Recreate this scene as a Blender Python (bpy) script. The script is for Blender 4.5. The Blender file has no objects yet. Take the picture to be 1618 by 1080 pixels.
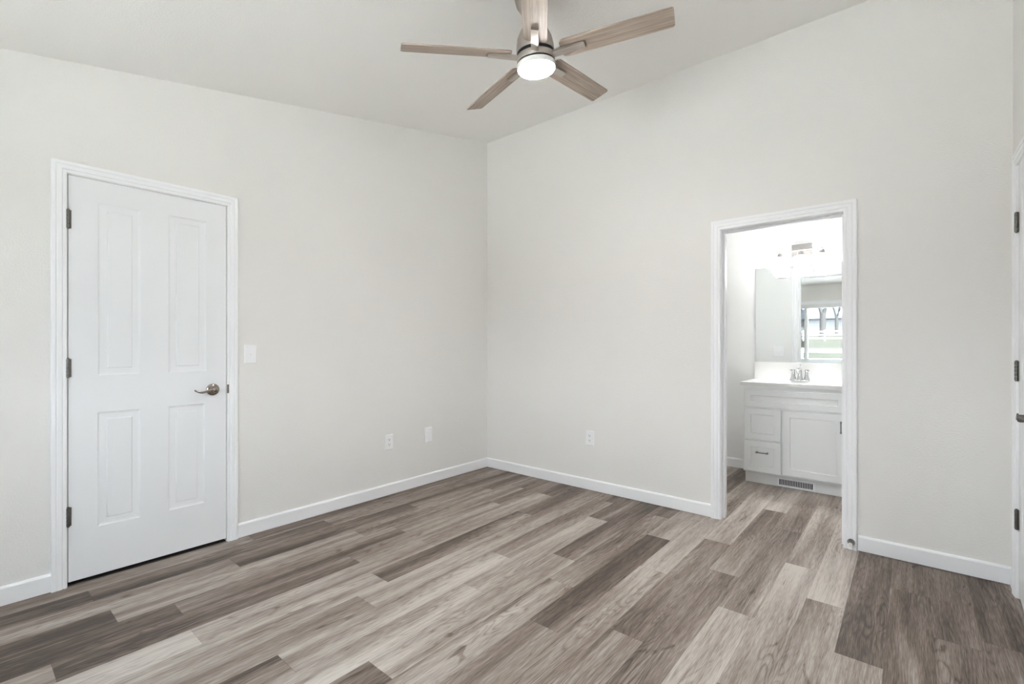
import bpy, bmesh, math, random
from mathutils import Vector, Matrix

# ------------------------------------------------------------------ camera, world, light, exposure
S = bpy.context.scene
COL = S.collection
PI = math.pi

XC = 3.606            # right wall plane
YW = -4.30            # window wall plane (behind the camera)
YB = 1.555            # bathroom back wall plane
WT = 0.115            # wall thickness
CZ, CS = 3.2026, 0.1915   # bedroom ceiling: z = CZ + CS*y

cam_d = bpy.data.cameras.new('camera')
cam = bpy.data.objects.new('camera', cam_d); COL.objects.link(cam)
cam.location = (3.2115, -3.4358, 1.2046)
cam.rotation_euler = (PI/2, 0, math.radians(40.0671))
cam_d.sensor_width = 36.0
cam_d.lens = 748.1586/1618*36
cam_d.shift_y = 4.823/1618
cam_d.clip_start = 0.02
S.camera = cam

S.view_settings.view_transform = 'Standard'
S.view_settings.look = 'None'
S.view_settings.gamma = 1.0
S.view_settings.use_curve_mapping = False
S.view_settings.exposure = 0.11
S.cycles.max_bounces = 16
S.cycles.diffuse_bounces = 10
S.cycles.glossy_bounces = 6
S.cycles.transparent_max_bounces = 12
S.cycles.use_denoising = True
S.cycles.caustics_reflective = False
S.cycles.caustics_refractive = False
S.cycles.sample_clamp_indirect = 80.0

SKY = 13.0             # overcast sky
FAN_LAMP = 235.0        # ceiling fan diffuser
VANITY_LAMP = 88.0      # each vanity bulb (watts)

w = bpy.data.worlds.new('overcast_sky'); S.world = w; w.use_nodes = True
nt = w.node_tree; nt.nodes.clear()
wo = nt.nodes.new('ShaderNodeOutputWorld'); bg = nt.nodes.new('ShaderNodeBackground')
tcn = nt.nodes.new('ShaderNodeTexCoord'); sep = nt.nodes.new('ShaderNodeSeparateXYZ')
rmp = nt.nodes.new('ShaderNodeValToRGB')
rmp.color_ramp.elements[0].position = 0.0; rmp.color_ramp.elements[0].color = (.93, .96, 1.0, 1)
rmp.color_ramp.elements[1].position = 0.6; rmp.color_ramp.elements[1].color = (.80, .90, 1.0, 1)
nt.links.new(tcn.outputs['Generated'], sep.inputs[0]); nt.links.new(sep.outputs['Z'], rmp.inputs[0])
nt.links.new(rmp.outputs[0], bg.inputs['Color']); nt.links.new(bg.outputs[0], wo.inputs[0])
bg.inputs['Strength'].default_value = SKY

SUN = 66.0              # sun over the roof: lights the added bounce slab and fields, does not enter the window
sd = bpy.data.lights.new('sun', 'SUN'); sd.energy = SUN; sd.angle = math.radians(1.5); sd.color = (1, .985, .96)
so_ = bpy.data.objects.new('sun', sd); COL.objects.link(so_); so_.location = (6, 4, 12)
so_.rotation_euler = Vector((-.35, -.35, -.87)).to_track_quat('-Z', 'Y').to_euler()

# window opening, widened out of view for more daylight (shared by wall, window and the light portal)
WX0, WX1, WZ0, WZ1 = 0.50, 2.78, 0.86, 1.995
pd = bpy.data.lights.new('window_portal', 'AREA'); pd.shape = 'RECTANGLE'
pd.size = WX1-WX0; pd.size_y = WZ1-WZ0; pd.cycles.is_portal = True
po = bpy.data.objects.new('window_portal', pd); COL.objects.link(po)
po.location = ((WX0+WX1)/2, YW-0.13, (WZ0+WZ1)/2); po.rotation_euler = (PI/2, 0, PI)

# ------------------------------------------------------------------ helpers
def mat(name, col, rough=.5, metal=0.0, spec=.5, bump=None, emit=None):
    m = bpy.data.materials.new(name); m.use_nodes = True
    n = m.node_tree; b = n.nodes['Principled BSDF']
    b.inputs['Base Color'].default_value = (*col, 1)
    b.inputs['Roughness'].default_value = rough
    b.inputs['Metallic'].default_value = metal
    b.inputs['Specular IOR Level'].default_value = spec
    if emit:
        b.inputs['Emission Color'].default_value = (*emit[0], 1)
        b.inputs['Emission Strength'].default_value = emit[1]
    if bump:
        sc, st, ds = bump
        tc = n.nodes.new('ShaderNodeTexCoord'); nz = n.nodes.new('ShaderNodeTexNoise'); bp = n.nodes.new('ShaderNodeBump')
        nz.inputs['Scale'].default_value = sc; nz.inputs['Detail'].default_value = 3
        bp.inputs['Strength'].default_value = st; bp.inputs['Distance'].default_value = ds
        n.links.new(tc.outputs['Object'], nz.inputs['Vector']); n.links.new(nz.outputs['Fac'], bp.inputs['Height'])
        n.links.new(bp.outputs[0], b.inputs['Normal'])
    return m

class N:
    """short node-building helper"""
    def __init__(s, m): s.t = m.node_tree
    def new(s, ty, **kw):
        n = s.t.nodes.new(ty)
        for k, v in kw.items(): setattr(n, k, v)
        return n
    def link(s, a, b): s.t.links.new(a, b)
    def math(s, op, a, b=None, clamp=False):
        n = s.t.nodes.new('ShaderNodeMath'); n.operation = op; n.use_clamp = clamp
        for i, v in enumerate((a, b)):
            if v is None: continue
            if isinstance(v, (int, float)): n.inputs[i].default_value = v
            else: s.t.links.new(v, n.inputs[i])
        return n.outputs[0]

class MB:
    """collects shapes, builds ONE mesh object"""
    def __init__(s): s.b = bmesh.new()
    def box(s, x0, x1, y0, y1, z0, z1, bev=0.0, seg=2):
        r = bmesh.ops.create_cube(s.b, size=1.0); v = r['verts']
        bmesh.ops.scale(s.b, vec=(x1-x0, y1-y0, z1-z0), verts=v)
        bmesh.ops.translate(s.b, vec=((x0+x1)/2, (y0+y1)/2, (z0+z1)/2), verts=v)
        if bev > 0:
            es = list({e for q in v for e in q.link_edges})
            bmesh.ops.bevel(s.b, geom=es, offset=bev, segments=seg, profile=.5, affect='EDGES')
        return s
    def prism(s, pts, axis, a0, a1):
        """closed polygon pts (2D) extruded along axis"""
        def P(p, a):
            if axis == 'x': return (a, p[0], p[1])
            if axis == 'y': return (p[0], a, p[1])
            return (p[0], p[1], a)
        lo = [s.b.verts.new(P(p, a0)) for p in pts]; hi = [s.b.verts.new(P(p, a1)) for p in pts]
        n = len(pts)
        for i in range(n): s.b.faces.new((lo[i], lo[(i+1) % n], hi[(i+1) % n], hi[i]))
        s.b.faces.new(lo[::-1]); s.b.faces.new(hi)
        return s
    def lathe(s, prof, seg=32, M=None, cap=True):
        """prof: (r, z) points, turned about z, then transformed by M"""
        M = M or Matrix.Identity(4); rings = []
        for r, z in prof:
            rings.append([s.b.verts.new(M @ Vector((r*math.cos(2*PI*i/seg), r*math.sin(2*PI*i/seg), z))) for i in range(seg)])
        for a, b in zip(rings, rings[1:]):
            for i in range(seg): s.b.faces.new((a[i], a[(i+1) % seg], b[(i+1) % seg], b[i]))
        if cap:
            s.b.faces.new(rings[0][::-1]); s.b.faces.new(rings[-1])
        return s
    def tube(s, pts, rad, seg=12, flat=1.0, up=(0, 0, 1)):
        """swept tube through pts; rad a number or a list; flat squashes it across 'up'"""
        pts = [Vector(p) for p in pts]; n = len(pts)
        rad = rad if isinstance(rad, (list, tuple)) else [rad]*n; rings = []
        for i, p in enumerate(pts):
            t = (pts[min(i+1, n-1)]-pts[max(i-1, 0)]).normalized()
            u = Vector(up)
            if abs(t.dot(u)) > .95: u = Vector((1, 0, 0)) if abs(t.x) < .9 else Vector((0, 1, 0))
            a = t.cross(u).normalized(); c = a.cross(t).normalized()
            rings.append([s.b.verts.new(p+(a*math.cos(2*PI*k/seg)*flat+c*math.sin(2*PI*k/seg))*rad[i]) for k in range(seg)])
        for a, b in zip(rings, rings[1:]):
            for k in range(seg): s.b.faces.new((a[k], a[(k+1) % seg], b[(k+1) % seg], b[k]))
        s.b.faces.new(rings[0][::-1]); s.b.faces.new(rings[-1])
        return s
    def frame(s, x0, x1, z1, prof, base=0.0, closed_z0=None, y=0.0):
        """mitred moulding round an opening; prof = (outward u, thickness t toward -y); closed_z0 also runs along the bottom"""
        rows = []
        for u, t in prof:
            if closed_z0 is None:
                path = [(x0-u, base), (x0-u, z1+u), (x1+u, z1+u), (x1+u, base)]
            else:
                path = [(x0-u, closed_z0-u), (x0-u, z1+u), (x1+u, z1+u), (x1+u, closed_z0-u)]
            rows.append([s.b.verts.new((a, y-t, c)) for a, c in path])
        m = len(rows); k = 4
        for i in range(m):
            A, B = rows[i], rows[(i+1) % m]
            rng = range(k) if closed_z0 is not None else range(k-1)
            for j in rng: s.b.faces.new((A[j], A[(j+1) % k], B[(j+1) % k], B[j]))
        if closed_z0 is None:
            s.b.faces.new([r[0] for r in rows]); s.b.faces.new([r[3] for r in rows][::-1])
        return s
    def build(s, name, m, parent=None, smooth=None, loc=None, rotz=0):
        bmesh.ops.recalc_face_normals(s.b, faces=s.b.faces)
        me = bpy.data.meshes.new(name); s.b.to_mesh(me); s.b.free()
        me.materials.append(m)
        if smooth is not None:
            for p in me.polygons: p.use_smooth = True
            me.set_sharp_from_angle(angle=math.radians(smooth))
        o = bpy.data.objects.new(name, me); COL.objects.link(o)
        if parent: o.parent = parent
        if loc is not None: o.location = loc
        o.rotation_euler.z = rotz
        return o

def tag(o, label, cat, group=None, kind=None):
    o['label'] = label; o['category'] = cat
    if group: o['group'] = group
    if kind: o['kind'] = kind
    return o
def struct(o, label, cat): return tag(o, label, cat, kind='structure')
def thing(name, label, cat, loc=(0, 0, 0), rotz=0, group=None, kind=None):
    o = bpy.data.objects.new(name, None); COL.objects.link(o)
    o.empty_display_size = .1; o.location = loc; o.rotation_euler = (0, 0, rotz)
    return tag(o, label, cat, group, kind)
def RX(a): return Matrix.Rotation(a, 4, 'X')
def RY(a): return Matrix.Rotation(a, 4, 'Y')
def T(x, y, z): return Matrix.Translation((x, y, z))

# ------------------------------------------------------------------ materials
WALL = mat('greige_wall_paint', (.82, .811, .796), .75, spec=.25, bump=(115, .30, .006))
CEIL = mat('ceiling_paint', (.89, .882, .866), .8, spec=.2, bump=(115, .30, .006))
BATHW = mat('bathroom_wall_paint', (.865, .875, .875), .7, spec=.25, bump=(190, .10, .003))
TRIM = mat('white_trim_paint', (.905, .915, .94), .38, spec=.45)
DOORM = mat('white_door_paint', (.85, .865, .89), .42, spec=.45)
PLATE = mat('white_plastic', (.90, .905, .925), .35)
DARK = mat('dark_slot', (.02, .02, .022), .6)
NICKEL = mat('satin_nickel', (.42, .41, .40), .32, 1.0)
BLKNICK = mat('polished_dark_nickel', (.33, .30, .27), .16, 1.0)
BRONZE = mat('brushed_fan_nickel', (.46, .42, .385), .36, 1.0)
RIM = mat('pale_lamp_rim', (.80, .79, .77), .35, spec=.5)  # pale instead of metal: the lamp's bloom is put into the colour
IRON = mat('brushed_blade_iron', (.55, .51, .47), .34, 1.0)
HINGE = mat('dark_satin_hinge', (.20, .19, .18), .38, 1.0)
CHROME = mat('chrome', (.62, .63, .64), .12, 1.0)
PULL = mat('pewter_pull', (.30, .30, .30), .35, 1.0)
CABW = mat('white_cabinet_paint', (.84, .855, .865), .38, spec=.45)
COUNTER = mat('white_cultured_marble', (.80, .80, .795), .18, spec=.5)
VINYL = mat('white_vinyl_frame', (.78, .79, .80), .35)
RUBBER = mat('white_rubber', (.8, .79, .76), .6)

def mirror_mat():
    m = mat('silvered_mirror', (.93, .96, .955), .0, 1.0); return m
MIRROR = mirror_mat()

def glass_mat(name, refl=.06):
    m = bpy.data.materials.new(name); m.use_nodes = True; n = N(m); m.node_tree.nodes.clear()
    o = n.new('ShaderNodeOutputMaterial'); t = n.new('ShaderNodeBsdfTransparent'); g = n.new('ShaderNodeBsdfGlossy')
    g.inputs['Roughness'].default_value = .0; t.inputs['Color'].default_value = (.93, .95, .95, 1)
    x = n.new('ShaderNodeMixShader'); x.inputs[0].default_value = refl
    n.link(t.outputs[0], x.inputs[1]); n.link(g.outputs[0], x.inputs[2]); n.link(x.outputs[0], o.inputs[0])
    return m
PANE = glass_mat('window_glass')
def screen_mat():
    m = bpy.data.materials.new('insect_screen_mesh'); m.use_nodes = True; n = N(m); m.node_tree.nodes.clear()
    o = n.new('ShaderNodeOutputMaterial'); t = n.new('ShaderNodeBsdfTransparent'); d = n.new('ShaderNodeBsdfDiffuse')
    d.inputs['Color'].default_value = (.05, .05, .05, 1)
    x = n.new('ShaderNodeMixShader'); x.inputs[0].default_value = .5
    n.link(t.outputs[0], x.inputs[1]); n.link(d.outputs[0], x.inputs[2]); n.link(x.outputs[0], o.inputs[0])
    return m
SCREEN = screen_mat()
def shade_mat():
    m = bpy.data.materials.new('frosted_shade_glass'); m.use_nodes = True; n = N(m); m.node_tree.nodes.clear()
    o = n.new('ShaderNodeOutputMaterial'); t = n.new('ShaderNodeBsdfTransparent'); d = n.new('ShaderNodeBsdfTranslucent')
    d.inputs['Color'].default_value = (.95, .95, .95, 1)
    x = n.new('ShaderNodeMixShader'); x.inputs[0].default_value = .4
    n.link(t.outputs[0], x.inputs[1]); n.link(d.outputs[0], x.inputs[2]); n.link(x.outputs[0], o.inputs[0])
    return m
SHADE = shade_mat()
DIFF = mat('fan_lamp_diffuser', (.9, .9, .9), .4, emit=((1.0, .98, .955), FAN_LAMP))
BULB = mat('vanity_bulb', (.9, .9, .9), .4, emit=((1.0, .985, .965), 60.0))

def blade_mat(name, dark, light, sc=1.0, spec=.4):
    """weathered wood grain running along local x"""
    m = bpy.data.materials.new(name); m.use_nodes = True; n = N(m); b = m.node_tree.nodes['Principled BSDF']
    tc = n.new('ShaderNodeTexCoord'); mp = n.new('ShaderNodeMapping'); mp.inputs['Scale'].default_value = (2.2*sc, 55*sc, 20)
    n.link(tc.outputs['Object'], mp.inputs[0])
    nz = n.new('ShaderNodeTexNoise'); nz.inputs['Scale'].default_value = 1.6; nz.inputs['Detail'].default_value = 6; nz.inputs['Distortion'].default_value = .6
    n.link(mp.outputs[0], nz.inputs['Vector'])
    r = n.new('ShaderNodeValToRGB'); r.color_ramp.elements[0].position = .33; r.color_ramp.elements[0].color = (*dark, 1)
    r.color_ramp.elements[1].position = .66; r.color_ramp.elements[1].color = (*light, 1)
    n.link(nz.outputs['Fac'], r.inputs[0]); n.link(r.outputs[0], b.inputs['Base Color'])
    b.inputs['Roughness'].default_value = .5; b.inputs['Specular IOR Level'].default_value = spec
    return m
BLADE = blade_mat('weathered_oak_blade', (.27, .213, .173), (.47, .392, .328))

def floor_mat():
    """grey-brown vinyl planks: tone and seed are stored per plank face, grain is noise stretched along y"""
    m = bpy.data.materials.new('grey_oak_vinyl_plank'); m.use_nodes = True; n = N(m); b = m.node_tree.nodes['Principled BSDF']
    at = n.new('ShaderNodeAttribute', attribute_name='tone'); asd = n.new('ShaderNodeAttribute', attribute_name='seed')
    uv = n.new('ShaderNodeUVMap'); uv.uv_map = 'plank'
    sx = n.new('ShaderNodeSeparateXYZ'); n.link(uv.outputs[0], sx.inputs[0])
    u, v = sx.outputs['X'], sx.outputs['Y']
    seed = asd.outputs['Fac']
    def noise(su, sv, k, detail=4, dist=0.0, rough=.55):
        c = n.new('ShaderNodeCombineXYZ')
        n.link(n.math('MULTIPLY', u, su), c.inputs[0]); n.link(n.math('MULTIPLY', v, sv), c.inputs[1])
        n.link(n.math('MULTIPLY', seed, k), c.inputs[2])
        t = n.new('ShaderNodeTexNoise'); t.inputs['Scale'].default_value = 1; t.inputs['Detail'].default_value = detail
        t.inputs['Distortion'].default_value = dist; t.inputs['Roughness'].default_value = rough
        n.link(c.outputs[0], t.inputs['Vector']); return t.outputs['Fac']
    broad = noise(7.0, .62, 91.7, 2, .3)                  # wide light/dark strips inside one plank
    mid = noise(24, 1.05, 53.3, 3, .5)                   # narrower streaks
    str_ = noise(85, 2.6, 33.9, 3, .3)                   # thin streaks
    fine = noise(330, 15, 17.9, 2)                       # pores
    cath = noise(9, .95, 37.1, 2, .45)                  # contour lines = cathedral grain
    lines = n.math('PINGPONG', n.math('MULTIPLY', cath, 22.0), .5)      # 0..0.5
    lines = n.math('POWER', n.math('MULTIPLY', lines, 2.0), 3.0)
    lmask = noise(6, 1.3, 71.3, 1)
    lmask = n.math('MULTIPLY', n.math('SUBTRACT', lmask, .40), 3.5, True)
    knot = noise(19, 4.2, 29.3, 2, 1.0)
    knot = n.math('MULTIPLY', n.math('SUBTRACT', knot, .68), 6.0, True)
    tone = at.outputs['Fac']
    def add(t, x, c, k): return n.math('ADD', t, n.math('MULTIPLY', n.math('SUBTRACT', x, c), k))
    tone = add(tone, broad, .5, 1.25)
    tone = add(tone, mid, .5, .45)
    tone = add(tone, str_, .5, .46)
    tone = add(tone, fine, .5, .68)
    tone = n.math('SUBTRACT', tone, n.math('MULTIPLY', n.math('MULTIPLY', lines, lmask), .26))
    tone = n.math('SUBTRACT', tone, n.math('MULTIPLY', knot, .50))
    tone = n.math('ADD', n.math('MULTIPLY', n.math('SUBTRACT', tone, .47), 1.16), .49)
    # micro-bevel between planks
    PW = .1504
    e1 = n.math('LESS_THAN', u, .0008); e2 = n.math('GREATER_THAN', u, PW-.0008)
    e3 = n.math('LESS_THAN', v, .0016); e4 = n.math('GREATER_THAN', v, 1.2192-.0012)
    e = n.math('MAXIMUM', n.math('MAXIMUM', e1, e2), n.math('MAXIMUM', e3, e4))
    tone = n.math('SUBTRACT', tone, n.math('MULTIPLY', e, .12))
    r = n.new('ShaderNodeValToRGB'); cr = r.color_ramp
    cr.elements[0].position = 0.0; cr.elements[0].color = (.074, .054, .042, 1)
    cr.elements[1].position = 1.0; cr.elements[1].color = (.56, .515, .47, 1)
    for p, c in ((.25, (.166, .127, .103)), (.5, (.288, .237, .204)), (.75, (.435, .388, .350))):
        q = cr.elements.new(p); q.color = (*c, 1)
    n.link(tone, r.inputs[0]); n.link(r.outputs[0], b.inputs['Base Color'])
    b.inputs['Roughness'].default_value = .5; b.inputs['Specular IOR Level'].default_value = .35
    bp = n.new('ShaderNodeBump'); bp.inputs['Strength'].default_value = .12; bp.inputs['Distance'].default_value = .001
    n.link(fine, bp.inputs['Height']); n.link(bp.outputs[0], b.inputs['Normal'])
    return m
FLOOR = floor_mat()

# ------------------------------------------------------------------ floor: one mesh, a face per plank, laid out like the photograph's rows
PHASE = {-6: .219, -5: .66, -4: .02, -3: .694, -2: .896, -1: .47, 0: .88, 1: .44, 2: .265, 3: 1.044, 4: .68, 5: .032, 6: 1.001, 7: .645,
         8: .213, 9: .815, 10: .42, 11: .072, 12: .77, 13: .415, 14: .02, 15: .794, 16: .40, 17: .488}
TONE = {(-6, -3): .30, (-6, -2): .36, (-6, -1): .40, (-6, 0): .30,
        (-5, -4): .28, (-5, -3): .32, (-5, -2): .42, (-5, -1): .40,
        (-4, -3): .45, (-4, -2): .30, (-4, -1): .42,
        (-3, -4): .16, (-3, -3): .55, (-3, -2): .45, (-3, -1): .45,
        (-2, -4): .18, (-2, -3): .40, (-2, -2): .55, (-2, -1): .35,
        (-1, -4): .55, (-1, -3): .20, (-1, -2): .38, (-1, -1): .50,
        (0, -4): .76, (0, -3): .64, (0, -2): .60, (0, -1): .46,
        (1, -4): .72, (1, -3): .70, (1, -2): .26, (1, -1): .50,
        (2, -3): .46, (2, -2): .66, (2, -1): .46,
        (3, -4): .40, (3, -3): .60, (3, -2): .50, (3, -1): .46,
        (4, -4): .70, (4, -3): .66, (4, -2): .70, (4, -1): .36,
        (5, -4): .5, (5, -3): .22, (5, -2): .60, (5, -1): .30, (5, 0): .34,
        (6, -3): .42, (6, -2): .50, (6, -1): .34,
        (7, -3): .46, (7, -2): .32, (7, -1): .56,
        (8, -3): .5, (8, -2): .56, (8, -1): .70, (8, 0): .58,
        (9, -3): .46, (9, -2): .42, (9, -1): .72, (9, 0): .66,
        (10, -2): .38, (10, -1): .50, (10, 0): .78,
        (11, -2): .78, (11, -1): .52, (11, 0): .46,
        (12, -2): .72, (12, -1): .68, (12, 0): .52,
        (13, -2): .52, (13, -1): .80, (13, 0): .80,
        (14, -2): .56, (14, -1): .24, (14, 0): .3,
        (15, -2): .34, (15, -1): .26, (16, -2): .34, (16, -1): .26, (17, -2): .24, (17, -1): .22}
def make_floor():
    rnd = random.Random(7); PW = .1504; PL = 1.2192
    vs, fs, uvs, tn, sd = [], [], [], [], []
    for k in range(-8, 22):
        x0 = .878+PW*k
        if x0 > 3.95: break
        ph = PHASE.get(k, rnd.random()*PL)
        for j in range(-5, 3):
            a0, a1 = ph+j*PL, ph+(j+1)*PL
            y0, y1 = max(a0, YW-.2), min(a1, YB+.1)
            if y1 <= y0: continue
            i = len(vs); vs += [(x0, y0, 0), (x0+PW, y0, 0), (x0+PW, y1, 0), (x0, y1, 0)]; fs.append((i, i+1, i+2, i+3))
            uvs += [(0, y0-a0), (PW, y0-a0), (PW, y1-a0), (0, y1-a0)]
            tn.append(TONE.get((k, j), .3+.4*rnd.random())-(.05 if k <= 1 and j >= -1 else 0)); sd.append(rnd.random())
    # underside and rim, so that the floor has a thickness
    X0, X1, Y0, Y1 = .878+PW*-8, .878+PW*21, YW-.2, YB+.1
    i = len(vs); vs += [(X0, Y0, -.012), (X1, Y0, -.012), (X1, Y1, -.012), (X0, Y1, -.012)]
    fs.append((i+3, i+2, i+1, i)); uvs += [(.05, .05)]*4; tn.append(.4); sd.append(.5)
    me = bpy.data.meshes.new('floor'); me.from_pydata(vs, [], fs); me.update()
    ul = me.uv_layers.new(name='plank')
    for li, q in enumerate(uvs): ul.data[li].uv = q
    a = me.attributes.new('tone', 'FLOAT', 'FACE'); a.data.foreach_set('value', tn)
    a = me.attributes.new('seed', 'FLOAT', 'FACE'); a.data.foreach_set('value', sd)
    me.materials.append(FLOOR)
    o = bpy.data.objects.new('floor', me); COL.objects.link(o)
    struct(o, 'grey-brown wood-look plank floor running from the bedroom into the bathroom', 'floor')
make_floor()

# ------------------------------------------------------------------ walls and ceilings
DA0, DA1, DAH = -3.0565, -2.3392, 2.056          # left door opening along y
DB0, DB1, DBH = 2.2125, 2.9055, 1.9965           # clear bathroom doorway along x
DC0, DC1, DCH = -.930, -.166, 2.056              # right door opening along y

m = MB()
def wall_along_y(m, xa, xb, y0, y1, o0, o1, oh, zt, back):
    m.box(xa, xb, y0, o0, -.01, zt); m.box(xa, xb, o1, y1, -.01, zt); m.box(xa, xb, o0, o1, oh, zt)
    m.box(back[0], back[1], o0-.05, o1+.05, -.01, oh+.05)      # what closes the recess behind the door
wall_along_y(m, -WT, 0, YW-WT, 0, DA0, DA1, DAH, 3.35, (-.78, -.75))
m.box(-.75, -WT, DA0-.06, DA0-.03, -.01, DAH+.08); m.box(-.75, -WT, DA1+.03, DA1+.06, -.01, DAH+.08); m.box(-.75, -WT, DA0-.03, DA1+.03, DAH+.05, DAH+.08); m.box(-.75, -WT, DA0-.06, DA1+.06, -.03, -.0125)
struct(m.build('wall_left', WALL), 'pale greige wall with the closed door, light switch and two wall plates', 'wall')
m = MB(); wall_along_y(m, XC, XC+WT, YW-WT, 0, DC0, DC1, DCH, 3.35, (XC+WT-.005, XC+WT+.03))
struct(m.build('wall_right', WALL), 'narrow strip of greige wall round the door at the right edge', 'wall')
m = MB(); RO0, RO1, ROH = DB0-.018, DB1+.018, DBH+.018
m.box(-WT, RO0, 0, WT, -.01, 3.4); m.box(RO1, XC+WT, 0, WT, -.01, 3.4); m.box(RO0, RO1, 0, WT, ROH, 3.4)
struct(m.build('wall_back', WALL), 'tall greige wall with the open doorway to the bathroom', 'wall')
m = MB()
m.box(-WT, WX0, YW-WT, YW, -.4, 2.6); m.box(WX1, XC+WT, YW-WT, YW, -.4, 2.6)
m.box(WX0, WX1, YW-WT, YW, -.4, WZ0); m.box(WX0, WX1, YW-WT, YW, WZ1, 2.6)
struct(m.build('wall_front', WALL), 'greige window wall of the bedroom, seen in the bathroom mirror', 'wall')
m = MB()
zc = lambda y: CZ+CS*y
m.prism([(YW-.3, zc(YW-.3)), (.0, zc(0)), (.06, zc(.06)), (.06, zc(.06)+.2), (YW-.3, zc(YW-.3)+.2)], 'x', -WT-.05, XC+WT+.05)
struct(m.build('ceiling', CEIL), 'sloping off-white bedroom ceiling above the fan', 'ceiling')
# bathroom shell
m = MB(); m.box(1.0, RO0, WT, WT+.010, 0, 2.44); m.box(RO1, XC, WT, WT+.010, 0, 2.44); m.box(RO0, RO1, WT, WT+.010, ROH, 2.44)
struct(m.build('wall_bathroom_front', BATHW), 'white bathroom side of the doorway wall, seen in the mirror', 'wall')
m = MB(); m.box(1.0, XC+WT, YB, YB+WT, -.01, 2.6)
struct(m.build('wall_bathroom_back', BATHW), 'white bathroom wall behind the vanity and mirror', 'wall')
m = MB(); m.box(.9, 1.0, WT, YB+WT, -.01, 2.6)
struct(m.build('wall_bathroom_left', BATHW), 'white side wall of the bathroom, hidden left of the doorway', 'wall')
m = MB(); m.box(XC, XC+WT, WT, YB, -.01, 2.6)
struct(m.build('wall_bathroom_right', BATHW), 'white side wall of the bathroom, hidden right of the doorway', 'wall')
m = MB(); m.box(.9, XC+WT, WT, YB+WT, 2.44, 2.6)
struct(m.build('ceiling_bathroom', CEIL), 'flat white ceiling over the bathroom vanity', 'ceiling')

# ------------------------------------------------------------------ baseboards and casings
BH, BTK = .0915, .0125
def base_prof(): return [(0, .0035), (BTK, .0035), (BTK, BH-.010), (BTK-.004, BH-.003), (BTK-.007, BH), (0, BH)]
m = MB(); m.prism(base_prof(), 'y', YW, DA0-.0605); m.prism(base_prof(), 'y', DA1+.0605, 0)
struct(m.build('baseboard_left', TRIM), 'white baseboard along the wall with the closed door', 'baseboard')
m = MB(); pr = [(-a, b) for a, b in base_prof()]
m.prism(pr, 'x', BTK, DB0-.0645); m.prism(pr, 'x', DB1+.0725, XC)
struct(m.build('baseboard_back', TRIM), 'white baseboard either side of the bathroom doorway', 'baseboard')
m = MB(); m.prism([(XC-a, b) for a, b in base_prof()], 'y', DC1+.064, -BTK); m.prism([(XC-a, b) for a, b in base_prof()], 'y', YW, DC0-.064)
struct(m.build('baseboard_right', TRIM), 'short white baseboard beside the door at the right edge', 'baseboard')
m = MB(); m.prism([(YW+a, b) for a, b in base_prof()], 'x', BTK, XC-BTK)
struct(m.build('baseboard_front', TRIM), 'white baseboard below the bedroom window', 'baseboard')
m = MB(); m.prism([(YB-a, b) for a, b in base_prof()], 'x', 1.0, 2.085); m.prism([(YB-a, b) for a, b in base_prof()], 'x', 2.841, XC)
struct(m.build('baseboard_bathroom', TRIM), 'white baseboard on the bathroom wall left of the vanity', 'baseboard')

def casing_prof(wd, th=.0165):
    return [(.003, 0), (.003, th*.60), (.007, th*.72), (wd*.22, th*.74), (wd*.26, th*.60), (wd*.31, th*.60), (wd*.36, th*.86), (wd*.60, th*.92),
            (wd*.64, th*.80), (wd*.69, th*.80), (wd*.74, th), (wd*.94, th), (wd, th*.85), (wd, 0)]
def jamb(mm, x0, x1, h, depth, tk=.018, y0=0.0, y1=None):
    y1 = depth if y1 is None else y1
    mm.box(x0-tk, x0, y0, y1, 0, h+tk); mm.box(x1, x1+tk, y0, y1, 0, h+tk); mm.box(x0, x1, y0, y1, h, h+tk)
GAPSHADE = mat('dark_gap_shade', (.03, .026, .023), .6)  # dark colour stands in for the shade in the gap under the door
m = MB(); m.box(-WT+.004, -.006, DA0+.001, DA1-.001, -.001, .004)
struct(m.build('door_gap_shade', GAPSHADE), 'dark strip painting the gap shade under the closed four-panel door', 'painted shade')
# trim_1: left door, local x along world +y (rotated 90 deg)
m = MB(); m.frame(0, DA1-DA0, DAH, casing_prof(.0605))
struct(m.build('trim_1', TRIM, loc=(0, DA0, 0), rotz=PI/2), 'white moulded casing round the closed four-panel door', 'door casing')
m = MB(); m.frame(DB0, DB1, DBH, [(u, t) for u, t in casing_prof(.0665)])
jamb(m, DB0, DB1, DBH, WT+.010)
m.box(DB0, DB0+.011, .045, .08, 0, DBH); m.box(DB1-.011, DB1, .045, .08, 0, DBH); m.box(DB0+.011, DB1-.011, .045, .08, DBH-.011, DBH)   # stop strips
struct(m.build('trim_2', TRIM), 'white casing and jamb of the open bathroom doorway', 'door casing')
m = MB(); m.frame(-DB1, -DB0, DBH, casing_prof(.0665))
struct(m.build('trim_3', TRIM, loc=(0, WT+.010, 0), rotz=PI), 'white casing on the bathroom side of the doorway, seen in the mirror', 'door casing')
m = MB(); m.frame(0, DC1-DC0, DCH, casing_prof(.064))
struct(m.build('trim_4', TRIM, loc=(XC, DC1, 0), rotz=-PI/2), 'white casing round the door at the right edge', 'door casing')

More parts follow.
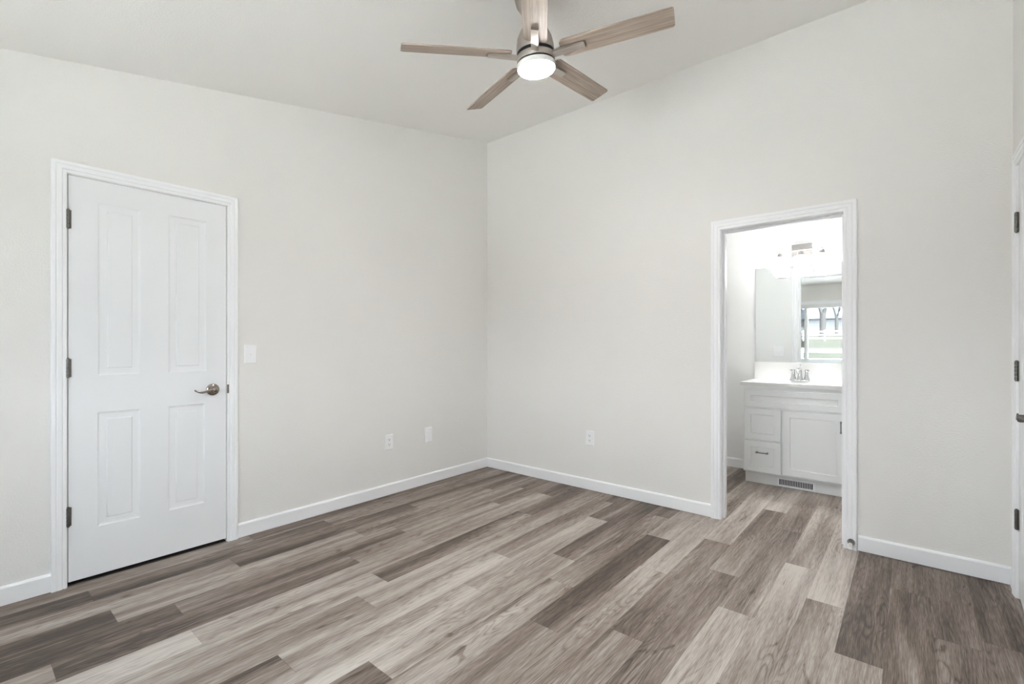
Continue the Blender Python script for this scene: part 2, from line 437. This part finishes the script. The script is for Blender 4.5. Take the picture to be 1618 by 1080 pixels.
# ------------------------------------------------------------------ doors
def panel_rings(b, y_face, x0, x1, z0, z1, steps):
    """returns nested loops for a moulded panel; steps = (inset, depth)"""
    loops = []
    for ins, dep in steps:
        loops.append([b.verts.new(p) for p in ((x0+ins, y_face+dep, z0+ins), (x1-ins, y_face+dep, z0+ins), (x1-ins, y_face+dep, z1-ins), (x0+ins, y_face+dep, z1-ins))])
    for A, B in zip(loops, loops[1:]):
        for i in range(4): b.faces.new((A[i], A[(i+1) % 4], B[(i+1) % 4], B[i]))
    b.faces.new(loops[-1])
    return loops[0]
def make_door_leaf(W, z0, z1, panels, thick=.035):
    """leaf with its front at local y = 0 facing -y; front face gridded round the moulded panels"""
    m = MB(); b = m.b
    xs = sorted({0, W} | {p[0] for p in panels} | {p[1] for p in panels}); zs = sorted({z0, z1} | {p[2] for p in panels} | {p[3] for p in panels})
    V = {}
    def vt(x, z):
        k = (round(x, 5), round(z, 5))
        if k not in V: V[k] = b.verts.new((x, 0, z))
        return V[k]
    for xa, xb in zip(xs, xs[1:]):
        for za, zb in zip(zs, zs[1:]):
            cx, cz = (xa+xb)/2, (za+zb)/2
            if any(p[0] < cx < p[1] and p[2] < cz < p[3] for p in panels): continue
            b.faces.new((vt(xa, za), vt(xb, za), vt(xb, zb), vt(xa, zb)))
    for p in panels:
        panel_rings(b, 0, *p, [(0, 0), (.003, .0022), (.008, .0042), (.014, .0050), (.0365, .0062), (.0385, .0022), (.0415, .0016)])
    bmesh.ops.remove_doubles(b, verts=b.verts, dist=1e-5)
    # sides and back
    c = [(0, z0), (W, z0), (W, z1), (0, z1)]
    f = [b.verts.new((x, 0, z)) for x, z in c]; k = [b.verts.new((x, thick, z)) for x, z in c]
    for i in range(4): b.faces.new((f[i], f[(i+1) % 4], k[(i+1) % 4], k[i]))
    b.faces.new(k[::-1])
    bmesh.ops.remove_doubles(b, verts=b.verts, dist=1e-5)
    return m
def hinge(parent, x, z0, z1, mt):
    h = MB(); n = 5; g = .0012; L = (z1-z0)/n
    for i in range(n):
        h.lathe([(.0072, z0+i*L+g/2), (.0078, z0+i*L+g), (.0078, z0+(i+1)*L-g), (.0072, z0+(i+1)*L-g/2)], 14, T(x, -.0085, 0))
    h.lathe([(.004, z0-.004), (.006, z0-.002), (.006, z0+.002)], 12, T(x, -.0085, 0)); h.lathe([(.006, z1-.002), (.006, z1+.003), (.003, z1+.005)], 12, T(x, -.0085, 0))
    h.box(x-.013, x-.002, -.0035, -.0005, z0, z1); h.box(x+.002, x+.013, -.0035, -.0005, z0, z1)
    return h.build('hinge', mt, parent, 40)
def lever(parent, x, z, d, mt):
    """rosette with a wave lever; d = -1 points to the hinge side"""
    h = MB(); M = T(x, 0, z) @ RX(PI/2)
    h.lathe([(.0352, 0), (.0355, .004), (.0325, .0075), (.022, .010), (.013, .0125), (.0115, .020), (.0115, .040)], 36, M)
    o = h.build('door_handle', mt, parent, 50)
    l = MB(); l.lathe([(.0125, .034), (.0145, .037), (.0150, .047), (.0135, .053), (.008, .056)], 24, M)
    pts, rad = [], []
    for i in range(15):
        t = i/14
        pts.append((x+d*(.004+.103*t), -.046-.004*math.sin(t*PI), z+.006*math.cos(t*PI*.5)-.017*math.sin(t*PI*.95)*(.4+.6*t)+.008*max(0, t-.7)/.3))
        rad.append(.0088*(1-.52*t))
    l.tube(pts, rad, 12, .75)
    l.build('lever', mt, o, 50)
    return o
def outer_grp(): pass

# left door
dw = DA1-DA0-.006; zb = .021
dA = thing('door_1', 'closed white four-panel door with a nickel lever, left of the light switch', 'door', (-.001, DA0+.003, 0), PI/2, kind='structure')
yo = DA0+.003
pan = [(-2.940-yo, -2.763-yo, 1.048, 1.940), (-2.636-yo, -2.448-yo, 1.048, 1.940), (-2.942-yo, -2.763-yo, .268, .857), (-2.637-yo, -2.456-yo, .268, .857)]
make_door_leaf(dw, zb, zb+2.032, pan).build('door_leaf', DOORM, dA)
for z0, z1 in ((1.787, 1.878), (1.045, 1.135), (.302, .395)): hinge(dA, -.0015, z0, z1, HINGE)
lever(dA, -2.415-yo, .937, -1, BLKNICK)
h = MB(); h.box(dw+.0015, dw+.013, -.0135, -.0095, .910, .965, .0012); h.build('strike_plate', BLKNICK, dA)
# right door
dwc = DC1-DC0-.006
dC = thing('door_2', 'white panel door standing slightly ajar, cut off by the right edge of the picture', 'door', (XC+.001, DC1-.003, 0), -PI/2-math.radians(2.8), kind='structure')
pan = [(.115, .330, 1.048, 1.940), (.428, .643, 1.048, 1.940), (.115, .330, .268, .857), (.428, .643, .268, .857)]
make_door_leaf(dwc, zb, zb+2.032, pan).build('door_leaf', DOORM, dC)
for z0, z1 in ((1.742, 1.833), (1.036, 1.127), (.33, .421)): hinge(dC, -.0015, z0, z1, HINGE)
lever(dC, dwc-.068, .930, -1, HINGE)

# ------------------------------------------------------------------ window behind the camera (seen in the bathroom mirror)
win = thing('window_1', 'white sliding bedroom window looking onto fenced fields, reflected in the mirror', 'window', (0, YW, 0), kind='structure')
XM = 1.640
def frame_boxes(mm, x0, x1, z0, z1, wd, ya, yb):
    mm.box(x0, x0+wd, ya, yb, z0, z1); mm.box(x1-wd, x1, ya, yb, z0, z1); mm.box(x0+wd, x1-wd, ya, yb, z0, z0+wd); mm.box(x0+wd, x1-wd, ya, yb, z1-wd, z1)
m = MB(); frame_boxes(m, WX0, WX1, WZ0, WZ1, .030, -.095, -.025); m.build('window_frame', VINYL, win)
for x0, x1, ya in ((WX0+.028, XM+.030, -.085), (XM-.028, WX1-.028, -.060)):
    m = MB(); frame_boxes(m, x0, x1, WZ0+.028, WZ1-.028, .042, ya, ya+.026); s_ = m.build('sash', VINYL, win)
    m = MB(); m.box(x0+.040, x1-.040, ya+.010, ya+.015, WZ0+.068, WZ1-.068); m.build('pane', PANE, s_)
m = MB(); m.box(WX0+.034, XM-.005, -.0925, -.0915, WZ0+.034, WZ1-.034); m.build('insect_screen', SCREEN, win)
m = MB(); m.frame(-WX1, -WX0, WZ1, casing_prof(.064), base=WZ0)
struct(m.build('trim_5', TRIM, loc=(0, YW, 0), rotz=PI), 'white casing round the bedroom window', 'window casing')
m = MB(); m.box(WX0-.08, WX1+.08, YW-.025, YW+.045, WZ0-.022, WZ0-.0005, .004); m.box(WX0-.066, WX1+.066, YW, YW+.014, WZ0-.080, WZ0-.0225, .002)
struct(m.build('trim_6', TRIM), 'white sill under the bedroom window', 'window sill')

# ------------------------------------------------------------------ wall plates
def plate_mesh(wd, ht, th=.006):
    m = MB(); b = m.b
    lo = [(-wd/2, 0, -ht/2), (wd/2, 0, -ht/2), (wd/2, 0, ht/2), (-wd/2, 0, ht/2)]
    L = []
    for ins, t in ((0, 0), (0, .0018), (.002, .0042), (.006, th)):
        L.append([b.verts.new((x-math.copysign(ins, x), -t, z-math.copysign(ins, z))) for x, _, z in lo])
    for A, B in zip(L, L[1:]):
        for i in range(4): b.faces.new((A[i], A[(i+1) % 4], B[(i+1) % 4], B[i]))
    b.faces.new(L[-1]); b.faces.new(L[0][::-1])
    return m
def screws(parent, pts, th=.006):
    for x, z in pts:
        s_ = MB(); s_.lathe([(.0032, 0), (.0032, .0008), (.0024, .0013)], 12, T(x, -th+.0003, z) @ RX(PI/2)); s_.build('screw', PLATE, parent, 40)
def outlet(label, loc, rz, wd=.078, ht=.124):
    t = thing('power_outlet', label, 'outlet', loc, rz, 'duplex power outlets')
    p = plate_mesh(wd, ht).build('cover_plate', PLATE, t)
    for s in (-1, 1):
        r = MB(); c = .0197*s
        pts = []
        for i in range(28):                      # rounded receptacle face, flat at top and bottom
            a = 2*PI*i/28; pts.append((.0172*math.cos(a), max(-.0142, min(.0142, .0172*math.sin(a)))+c))
        r.prism(pts, 'y', -.0078, -.0050); rc = r.build('receptacle', PLATE, t)
        k = MB(); k.box(-.0078, -.0052, -.0083, -.0076, c-.001, c+.0085); k.box(.0052, .0078, -.0083, -.0076, c-.0005, c+.0080)
        k.lathe([(.0028, 0), (.0028, .0006)], 14, T(0, -.0077, c-.0075) @ RX(PI/2)); k.build('slots', DARK, rc)
    screws(t, [(0, 0)])
    return t
outlet('white duplex outlet low on the wall with the closed door', (0, -1.1575, .4235), PI/2)
outlet('white duplex outlet low on the wall left of the bathroom doorway', (1.171, 0, .4305), 0)
t = thing('wall_plate', 'white blank wall plate beside the corner, higher than the outlet next to it', 'wall plate', (0, -.753, .4245), PI/2)
plate_mesh(.082, .130).build('cover_plate', PLATE, t)
m = MB(); m.box(-.0165, .0165, -.0078, -.0050, -.033, .033, .0012); m.build('blank_insert', PLATE, t); screws(t, [(0, .048), (0, -.048)])
t = thing('light_switch', 'white toggle light switch on the wall beside the closed door', 'light switch', (0, -2.2025, 1.1475), PI/2)
plate_mesh(.074, .120).build('cover_plate', PLATE, t)
m = MB(); m.box(-.0055, .0055, -.0068, -.0052, -.0125, .0125); m.build('toggle_collar', PLATE, t)
m = MB(); m.prism([(-.0050, .0035), (-.0050, -.0045), (-.0175, -.0100), (-.0175, -.0045)], 'x', -.0040, .0040); m.build('toggle', PLATE, t); screws(t, [(0, .030), (0, -.030)])
t = thing('double_switch', 'white double switch plate on the bathroom wall, seen in the mirror', 'light switch', (2.000, WT+.010, 1.126), PI)
plate_mesh(.118, .124).build('cover_plate', PLATE, t)
for s in (-1, 1):
    m = MB(); m.prism([(-.0050, .0035), (-.0050, -.0045), (-.0175, -.0100), (-.0175, -.0045)], 'x', s*.023-.004, s*.023+.004); m.build('toggle', PLATE, t)
screws(t, [(-.023, .030), (.023, .030), (-.023, -.030), (.023, -.030)])

# door stop on the casing by the doorway
t = thing('door_stop', 'small nickel door stop at the foot of the right doorway casing', 'door stop', (2.945, -.014, .045))
m = MB(); m.lathe([(.0185, -.002), (.0195, .004), (.0180, .010), (.0130, .020), (.0095, .034), (.0085, .042)], 28, RX(PI/2)); m.build('stem', HINGE, t, 40)
m = MB(); m.lathe([(.0088, .041), (.0098, .044), (.0098, .053), (.0070, .057)], 24, RX(PI/2)); m.build('bumper', RUBBER, t, 40)

# ------------------------------------------------------------------ bathroom vanity
V0, V1 = 2.087, 2.838
van = thing('vanity_cabinet', 'white shaker vanity cabinet seen through the doorway', 'cabinet', ((V0+V1)/2, 1.30, 0))
ox, oy = (V0+V1)/2, 1.30
def vb(mm, x0, x1, y0, y1, z0, z1, bev=0): return mm.box(x0-ox, x1-ox, y0-oy, y1-oy, z0, z1, bev)
m = MB(); vb(m, V0, V0+.016, 1.069, YB-.003, .104, .852); vb(m, V1-.016, V1, 1.069, YB-.003, .104, .852)
vb(m, V0+.016, V1-.016, YB-.012, YB-.003, .104, .852); vb(m, V0+.016, V1-.016, 1.069, YB-.012, .104, .120)
vb(m, V0+.016, V1-.016, 1.069, 1.088, .800, .852); vb(m, V0+.016, V1-.016, 1.069, 1.088, .120, .800); vb(m, V0+.003, V1-.003, 1.125, YB-.003, 0, .104); m.build('body', CABW, van)
def shaker(name, x0, x1, z0, z1, rail, parent, dep=.007):
    m = MB(); b = m.b; y0, y1 = 1.050-oy, 1.0685-oy
    q = [(x0-ox, z0), (x1-ox, z0), (x1-ox, z1), (x0-ox, z1)]
    def loop(ins, y): return [b.verts.new((x+(ins if i in (0, 3) else -ins), y, z+(ins if i < 2 else -ins))) for i, (x, z) in enumerate(q)]
    L = [loop(0, y1), loop(0, y0+.0015), loop(.0015, y0), loop(rail-.001, y0), loop(rail, y0+.001), loop(rail+.002, y0+dep)]
    for A, B in zip(L, L[1:]):
        for i in range(4): b.faces.new((A[i], A[(i+1) % 4], B[(i+1) % 4], B[i]))
    b.faces.new(L[-1]); b.faces.new(L[0][::-1])
    return m.build(name, CABW, parent)
shaker('false_front', 2.099, 2.826, .672, .819, .049, van)
shaker('drawer', 2.099, 2.380, .392, .658, .052, van)
d2 = shaker('drawer', 2.099, 2.380, .116, .380, .053, van)
cd = shaker('door', 2.391, 2.826, .118, .658, .056, van)
def bar_pull(parent, c, L, vert):
    m = MB(); r = .0046
    def P(a, out): return (c[0]-ox, 1.050-oy-out, c[1]+a) if vert else (c[0]-ox+a, 1.050-oy-out, c[1])
    n = 13; m.tube([P(-L/2+L*i/(n-1), .024) for i in range(n)], [r*(1.55 if i in (0, 1, n-2, n-1) else 1.0) for i in range(n)], 12)
    for s in (-1, 1): m.tube([P(s*(L/2-.006), .0), P(s*(L/2-.006), .006), P(s*(L/2-.006), .024)], [.0075, .0052, .0052], 12)
    return m.build('pull', PULL, parent, 45)
bar_pull(d2, (2.240, .283), .092, False); bar_pull(cd, (2.799, .561), .092, True)

t = thing('air_vent', 'white register with dark slots in the vanity toe kick', 'vent', (2.479, 1.1245, .0435))
m = MB(); m.box(-.138, .138, -.007, 0, -.0395, -.026, .001); m.box(-.138, .138, -.007, 0, .0215, .0385, .001); m.box(-.138, -.122, -.007, 0, -.026, .0215); m.box(.121, .138, -.007, 0, -.026, .0215)
m.build('frame', TRIM, t)
m = MB(); m.box(-.122, .121, -.0015, -.0008, -.026, .0215); m.build('backing', DARK, t)
m = MB()
for i in range(1, 20):
    x = -.122+.243*i/20; m.box(x-.0019, x+.0019, -.0060, -.0016, -.026, .0215)
m.build('louvers', TRIM, t)
screws(t, [(-.130, -.002), (.130, -.002)], .007)

# countertop with integral oval basin
ct_ = thing('countertop', 'white countertop with backsplash and basin on the vanity', 'countertop', (ox, oy, .854))
def countertop():
    m = MB(); b = m.b; hw, y0, y1, th = .395, 1.03-oy, YB-.002-oy, .029
    cy = -.02; ax, ay = .205, .150
    ang = {2*PI*i/64 for i in range(64)} | {math.atan2(yy-cy, xx) % (2*PI) for xx in (-hw, hw) for yy in (y0, y1)}
    ang = sorted(ang); ang = [q for i, q in enumerate(ang) if i == 0 or q-ang[i-1] > 1e-4]; n = len(ang)
    ring = [b.verts.new((ax*math.cos(q), cy+ay*math.sin(q), th)) for q in ang]
    out = []
    for q in ang:
        c, s = math.cos(q), math.sin(q)
        k = min(hw/abs(c) if abs(c) > 1e-6 else 9, ((y1-cy) if s > 0 else (cy-y0))/abs(s) if abs(s) > 1e-6 else 9)
        out.append(b.verts.new((k*c, cy+k*s, th)))
    def band(A, B):
        for i in range(n): b.faces.new((A[i], A[(i+1) % n], B[(i+1) % n], B[i]))
    band(ring, out); prev = ring
    for f_, z in ((.97, .027), (.93, .015), (.85, -.03), (.70, -.075), (.45, -.10), (.12, -.108)):
        cur = [b.verts.new((ax*f_*math.cos(q), cy+ay*f_*math.sin(q), z)) for q in ang]
        band(prev, cur); prev = cur
    b.faces.new(prev)
    low = [b.verts.new((v.co.x, v.co.y, 0)) for v in out]; band(out, low)
    inn = [b.verts.new((ax*1.06*math.cos(q), cy+ay*1.06*math.sin(q), 0)) for q in ang]; band(low, inn)
    return m.build('top', COUNTER, ct_, 35)
countertop()
m = MB(); m.box(-.395, .395, YB-.020-oy, YB-.001-oy, .029, .190, .002); m.build('backsplash', COUNTER, ct_)

t = thing('faucet', 'chrome two-handle faucet on the white countertop', 'faucet', (2.460, 1.440, .883))
m = MB(); m.box(-.078, .078, -.026, .026, 0, .013, .006, 3); m.build('base', CHROME, t, 40)
for s in (-1, 1):
    m = MB(); m.lathe([(.026, .010), (.024, .022), (.016, .045), (.0125, .070), (.0125, .088), (.0145, .093), (.0135, .101), (.006, .105)], 28, T(s*.051, 0, 0)); h_ = m.build('handle', CHROME, t, 45)
    m = MB(); m.tube([(s*.051, 0, .096), (s*.060, -.014, .099), (s*.072, -.034, .100)], [.0052, .0048, .0040], 10); m.build('lever', CHROME, h_, 45)
m = MB(); m.lathe([(.024, .010), (.021, .025), (.0155, .070), (.0150, .105), (.0120, .113), (.004, .116)], 28)
m.tube([(0, -.004, .098), (0, -.030, .108), (0, -.065, .108), (0, -.100, .094), (0, -.112, .078)], [.0125, .0125, .0115, .0105, .0100], 16); m.build('spout', CHROME, t, 50)
m = MB(); m.tube([(0, .016, .010), (0, .016, .140)], .0028, 10); m.lathe([(.002, .138), (.0062, .143), (.0062, .151), (.003, .155)], 16, T(0, .016, 0)); m.build('lift_rod', CHROME, t, 45)

m = MB(); m.box(2.074, 2.846, YB-.0055, YB-.0005, 1.046, 1.934)
tag(m.build('mirror', MIRROR), 'frameless wall mirror above the vanity backsplash', 'mirror')

t = thing('vanity_light', 'brushed nickel three-shade vanity light above the mirror', 'wall light', (2.4585, YB, 2.058))
m = MB(); m.box(-.0825, .0825, -.022, -.0005, -.056, .062, .003); m.build('back_plate', NICKEL, t)
m = MB(); m.tube([(-.205, -.075, 0), (.205, -.075, 0)], .0065, 14); m.tube([(0, -.02, 0), (0, -.075, 0)], .009, 14); m.build('bar', NICKEL, t, 40)
for x in (-.163, 0, .163):
    m = MB(); m.lathe([(.010, -.008), (.012, -.012), (.022, -.022), (.024, -.030), (.024, -.052), (.020, -.056)], 24, T(x, -.075, 0)); so = m.build('socket', NICKEL, t, 40)
    m = MB(); m.lathe([(.026, -.050), (.050, -.056), (.054, -.062), (.054, -.222), (.0515, -.222), (.0515, -.064), (.026, -.054)], 32, T(x, -.075, 0), cap=False); m.build('shade', SHADE, so, 50)
    m = MB(); m.lathe([(.010, -.056), (.013, -.075), (.028, -.105), (.030, -.122), (.024, -.142), (.010, -.152)], 20, T(x, -.075, 0)); m.build('bulb', BULB, so, 60)
    ld = bpy.data.lights.new('vanity_bulb_light', 'POINT'); ld.energy = VANITY_LAMP; ld.shadow_soft_size = .035; ld.color = (1, .995, .985)
    lo = bpy.data.objects.new('vanity_bulb_light', ld); COL.objects.link(lo); lo.location = (2.4585+x, YB-.075, 2.058-.118); lo.visible_glossy = True

# ------------------------------------------------------------------ ceiling fan, hung slightly off plumb as in the photograph
def make_fan():
    px, zb, rt, hw, pit, phi, D, tx, ty, rr = 846.26, 2.5776, .6259, .0535, -.2312, .3234, 2.25, -.0118, -.1005, .1265
    a = math.radians(40.0671); f = 748.1586
    Rv = Vector((math.cos(a), math.sin(a), 0)); Fv = Vector((-math.sin(a), math.cos(a), 0))
    ctr = Vector((3.2115, -3.4358, 0))+(Fv+Rv*((px-809)/f))*D; ctr.z = zb
    nrm = Vector((tx, ty, 1)).normalized()
    ex = (Vector((1, 0, 0))-nrm*nrm.x).normalized(); ey = nrm.cross(ex)
    fan = thing('ceiling_fan', 'brushed nickel ceiling fan with five grey wood blades and a lit lamp', 'ceiling fan', ctr)
    rot = Matrix((ex, ey, nrm)).transposed().to_4x4()
    fan.rotation_euler = rot.to_euler()
    m = MB(); m.lathe([(.020, .050), (.062, .056), (.075, .072), (.086, .108), (.0895, .135)][::-1] if False else [(.0895, .0125), (.0905, .018), (.089, .042), (.082, .078), (.068, .108), (.045, .124), (.022, .130)], 48); m.build('motor_housing', BRONZE, fan, 40)
    m = MB(); m.lathe([(.086, -.004), (.086, .0130)], 48); m.build('shadow_gap', DARK, fan, 40)
    m = MB(); m.lathe([(.080, -.033), (.0895, -.031), (.0905, -.028), (.0905, -.006), (.0890, -.003), (.080, -.003)], 48); m.build('hub_ring', IRON, fan, 40)
    m = MB(); m.lathe([(.085, -.0385), (.085, -.0325)], 48); m.build('ring_groove', DARK, fan, 40)
    m = MB(); m.lathe([(.0880, -.0385), (.0912, -.0395), (.0912, -.0600), (.0900, -.0615), (.0872, -.0615), (.0872, -.045)], 48); lk = m.build('lamp_rim', RIM, fan, 40)
    m = MB(); m.lathe([(.0868, -.0455), (.0868, -.0630), (.0830, -.069), (.070, -.0745), (.040, -.0785), (.010, -.0800)], 48); m.build('diffuser', DIFF, lk, 60)
    m = MB(); m.lathe([(.0125, .125), (.0125, .330)], 20); m.lathe([(.024, .128), (.020, .150), (.0125, .158)], 24); m.build('downrod', BRONZE, fan, 40)
    # bell canopy up to the sloped ceiling
    m = MB(); m.lathe([(.016, .188), (.034, .191), (.058, .204), (.074, .228), (.081, .258), (.082, .330)], 40); m.build('canopy', BRONZE, fan, 40)
    for k in range(5):
        ang = phi+k*2*PI/5
        M = Matrix.Rotation(ang, 4, 'Z')
        # blade: rounded rectangle, own frame along x, pitched
        b_ = MB(); pts = []
        def corner(cx, cy, r, a0):
            for i in range(6): pts.append((cx+r*math.cos(a0+PI/2*i/5), cy+r*math.sin(a0+PI/2*i/5)))
        r1, r2 = .022, .012; L0, L1 = rr-.002, rt
        corner(L1-r2, hw-r2, r2, 0); corner(L0+r1, hw-r1, r1, PI/2); corner(L0+r1, -hw+r1, r1, PI); corner(L1-r2, -hw+r2, r2, -PI/2)
        b_.prism(pts, 'z', -.003, .003)
        bl = b_.build('blade', BLADE, fan)
        bl.rotation_mode = 'XYZ'
        bl.matrix_local = M @ RX(pit)
        i_ = MB()
        i_.prism([(.082, -.0225), (.122, -.0205), (.232, -.0165), (.236, -.0150), (.236, -.0035), (.130, -.0035), (.100, -.006), (.082, -.006)], 'y', -.0165, .0165)
        bmesh.ops.bevel(i_.b, geom=list(i_.b.edges), offset=.0022, segments=2, affect='EDGES')
        i_.build('blade_iron', IRON, bl, 40)
    return fan
make_fan()

# ------------------------------------------------------------------ outdoors, seen in the mirror through the bedroom window
def TX(px, y):        # world x of what the mirror shows at reference column px and distance y
    return 3.2115+math.tan(math.atan((px-809)/748.1586)-math.radians(40.0671))*(2*1.5495-y+3.4358)
def ground_z(y):
    pts = [(-4.4, -.45), (-12, -.25), (-24, .12), (-45, 1.0), (-66, 1.75), (-85, 2.9), (-140, 4.2)]
    if y >= pts[0][0]: return pts[0][1]
    for (ya, za), (yb, zb_) in zip(pts, pts[1:]):
        if y >= yb: return za+(zb_-za)*(y-ya)/(yb-ya)
    return pts[-1][1]
GRASS = bpy.data.materials.new('winter_field'); GRASS.use_nodes = True
n = N(GRASS); bs = GRASS.node_tree.nodes['Principled BSDF']
tc = n.new('ShaderNodeTexCoord'); mp = n.new('ShaderNodeMapping'); mp.inputs['Scale'].default_value = (.05, .22, 1); n.link(tc.outputs['Object'], mp.inputs[0])
nz = n.new('ShaderNodeTexNoise'); nz.inputs['Scale'].default_value = 1.5; nz.inputs['Detail'].default_value = 6; n.link(mp.outputs[0], nz.inputs['Vector'])
rp = n.new('ShaderNodeValToRGB'); rp.color_ramp.elements[0].position = .35; rp.color_ramp.elements[0].color = (.008, .0105, .0055, 1)
rp.color_ramp.elements[1].position = .65; rp.color_ramp.elements[1].color = (.025, .023, .017, 1)
n.link(nz.outputs['Fac'], rp.inputs[0]); n.link(rp.outputs[0], bs.inputs['Base Color']); bs.inputs['Roughness'].default_value = .95; bs.inputs['Specular IOR Level'].default_value = .1
ys = [-4.42, -12, -24, -45, -66, -85, -140]
vs, fs = [], []
for i, y in enumerate(ys):
    for j in range(13): vs.append((-70+10*j, y, ground_z(y)))
for i in range(len(ys)-1):
    for j in range(12): a_ = i*13+j; fs.append((a_, a_+13, a_+14, a_+1))
me = bpy.data.meshes.new('lawn'); me.from_pydata(vs, [], fs); me.update(); me.materials.append(GRASS)
lw = bpy.data.objects.new('lawn', me); COL.objects.link(lw); struct(lw, 'tan and green fields rising outside the window, seen in the mirror', 'field')

SLAB = mat('pale_bounce_slab', (.68, .67, .645), .9, spec=.1, bump=(30, .2, .004))
m = MB(); m.box(-3, 7, -13, YW-WT-.005, -.45, -.10)  # unseen slab, added to bounce sun and sky light up to the ceiling
struct(m.build('bounce_slab', SLAB), 'pale slab added below the bedroom window, unseen, bouncing daylight to the ceiling', 'bounce_slab')
FENCE = mat('white_fence_vinyl', (.62, .62, .62), .6)
BARK = mat('grey_bark', (.040, .038, .038), .9, spec=.1)
ROOF = mat('grey_shingle_roof', (.045, .05, .06), .9, spec=.1)
SIDING = mat('white_siding', (.2, .2, .21), .8, spec=.1)
def fence(label, y, x0, x1, gap, h, rails, pw):
    t = thing('rail_fence', label, 'fence', ((x0+x1)/2, y, ground_z(y)), group='white rail fences in the fields'); c = (x0+x1)/2
    n_ = int(round((x1-x0)/gap))
    for i in range(n_+1):
        x = x0+gap*i-c; m = MB(); m.box(x-pw/2, x+pw/2, -pw/2, pw/2, -.05, h+.08, .01); m.build('post', FENCE, t)
    for rz_ in rails: m = MB(); m.box(x0-c, x1-c, -pw/2-.04, -pw/2, rz_-pw*.62, rz_+pw*.62); m.build('rail', FENCE, t)
fence('white two-rail fence nearest the window, seen in the mirror', -20.0, -5.0, 3.4, 2.1, 1.0, (.50, .93), .13)
fence('white three-rail fence across the far field, seen in the mirror', -66.0, -22.0, 2.0, 2.4, 1.3, (.35, .78, 1.2), .15)
hs = thing('house', 'pale farmhouse with a grey hipped roof beyond the far fence', 'house', (TX(1303, -96), -96, ground_z(-96)))
m = MB(); m.box(-7, 7, -4, 4, -.5, 2.7); m.build('wall', SIDING, hs)
m = MB(); b = m.b
q = [b.verts.new(p) for p in ((-7.8, -4.6, 2.65), (7.8, -4.6, 2.65), (7.8, 4.6, 2.65), (-7.8, 4.6, 2.65), (-2.4, 0, 5.0), (2.4, 0, 5.0))]
for f_ in ((0, 1, 5, 4), (2, 3, 4, 5), (1, 2, 5), (3, 0, 4), (3, 2, 1, 0)): b.faces.new([q[i] for i in f_])
m.build('roof', ROOF, hs)
def tree(label, loc, H, r0, forks, seed, spread=.5, gens=5):
    rnd = random.Random(seed)
    t = thing('bare_tree', label, 'tree', loc, group='bare trees beyond the window')
    tr = MB(); br = MB()
    def grow(p, d, L, r, g, mb):
        pts = [p]; n_ = 4; dd = d.copy()
        for i in range(n_):
            dd = (dd+Vector((rnd.uniform(-.16, .16), rnd.uniform(-.16, .16), rnd.uniform(-.03, .10)))).normalized(); pts.append(pts[-1]+dd*L/n_)
        mb.tube(pts, [r*(1-.42*i/n_) for i in range(n_+1)], 7 if g < 2 else 4)
        if g >= gens: return
        for k in range(2 if g == 0 else 3):
            q_ = pts[-1] if k < 2 else pts[2]
            ang = rnd.uniform(0, 2*PI); s_ = spread*rnd.uniform(.7, 1.3)
            nd = (dd+Vector((math.cos(ang)*s_, math.sin(ang)*s_, rnd.uniform(-.05, .35)))).normalized()
            grow(q_, nd, L*rnd.uniform(.58, .78), r*.52, g+1, br)
    tr.tube([(0, 0, -.1), (0, 0, .5), (0, 0, forks)], [r0*1.35, r0, r0*.92], 12)
    for s in (-1, 1): grow(Vector((s*r0*.35, 0, forks-.05)), Vector((s*.30, rnd.uniform(-.1, .1), 1)).normalized(), H*.34, r0*.62, 0, tr)
    tr.build('trunk', BARK, t, 60); br.build('branches', BARK, t, 60)
tree('forked bare tree standing before the far house, seen in the mirror', (TX(1300, -74), -74, ground_z(-74)), 15, .40, 3.6, 3)
tree('dark bare tree in the left pane of the window reflection', (TX(1261, -40), -40, ground_z(-40)), 11, .24, 3.0, 11)
tree('bare tree with spreading branches right of the far house', (TX(1322, -84), -84, ground_z(-84)), 12, .25, 3.0, 21)
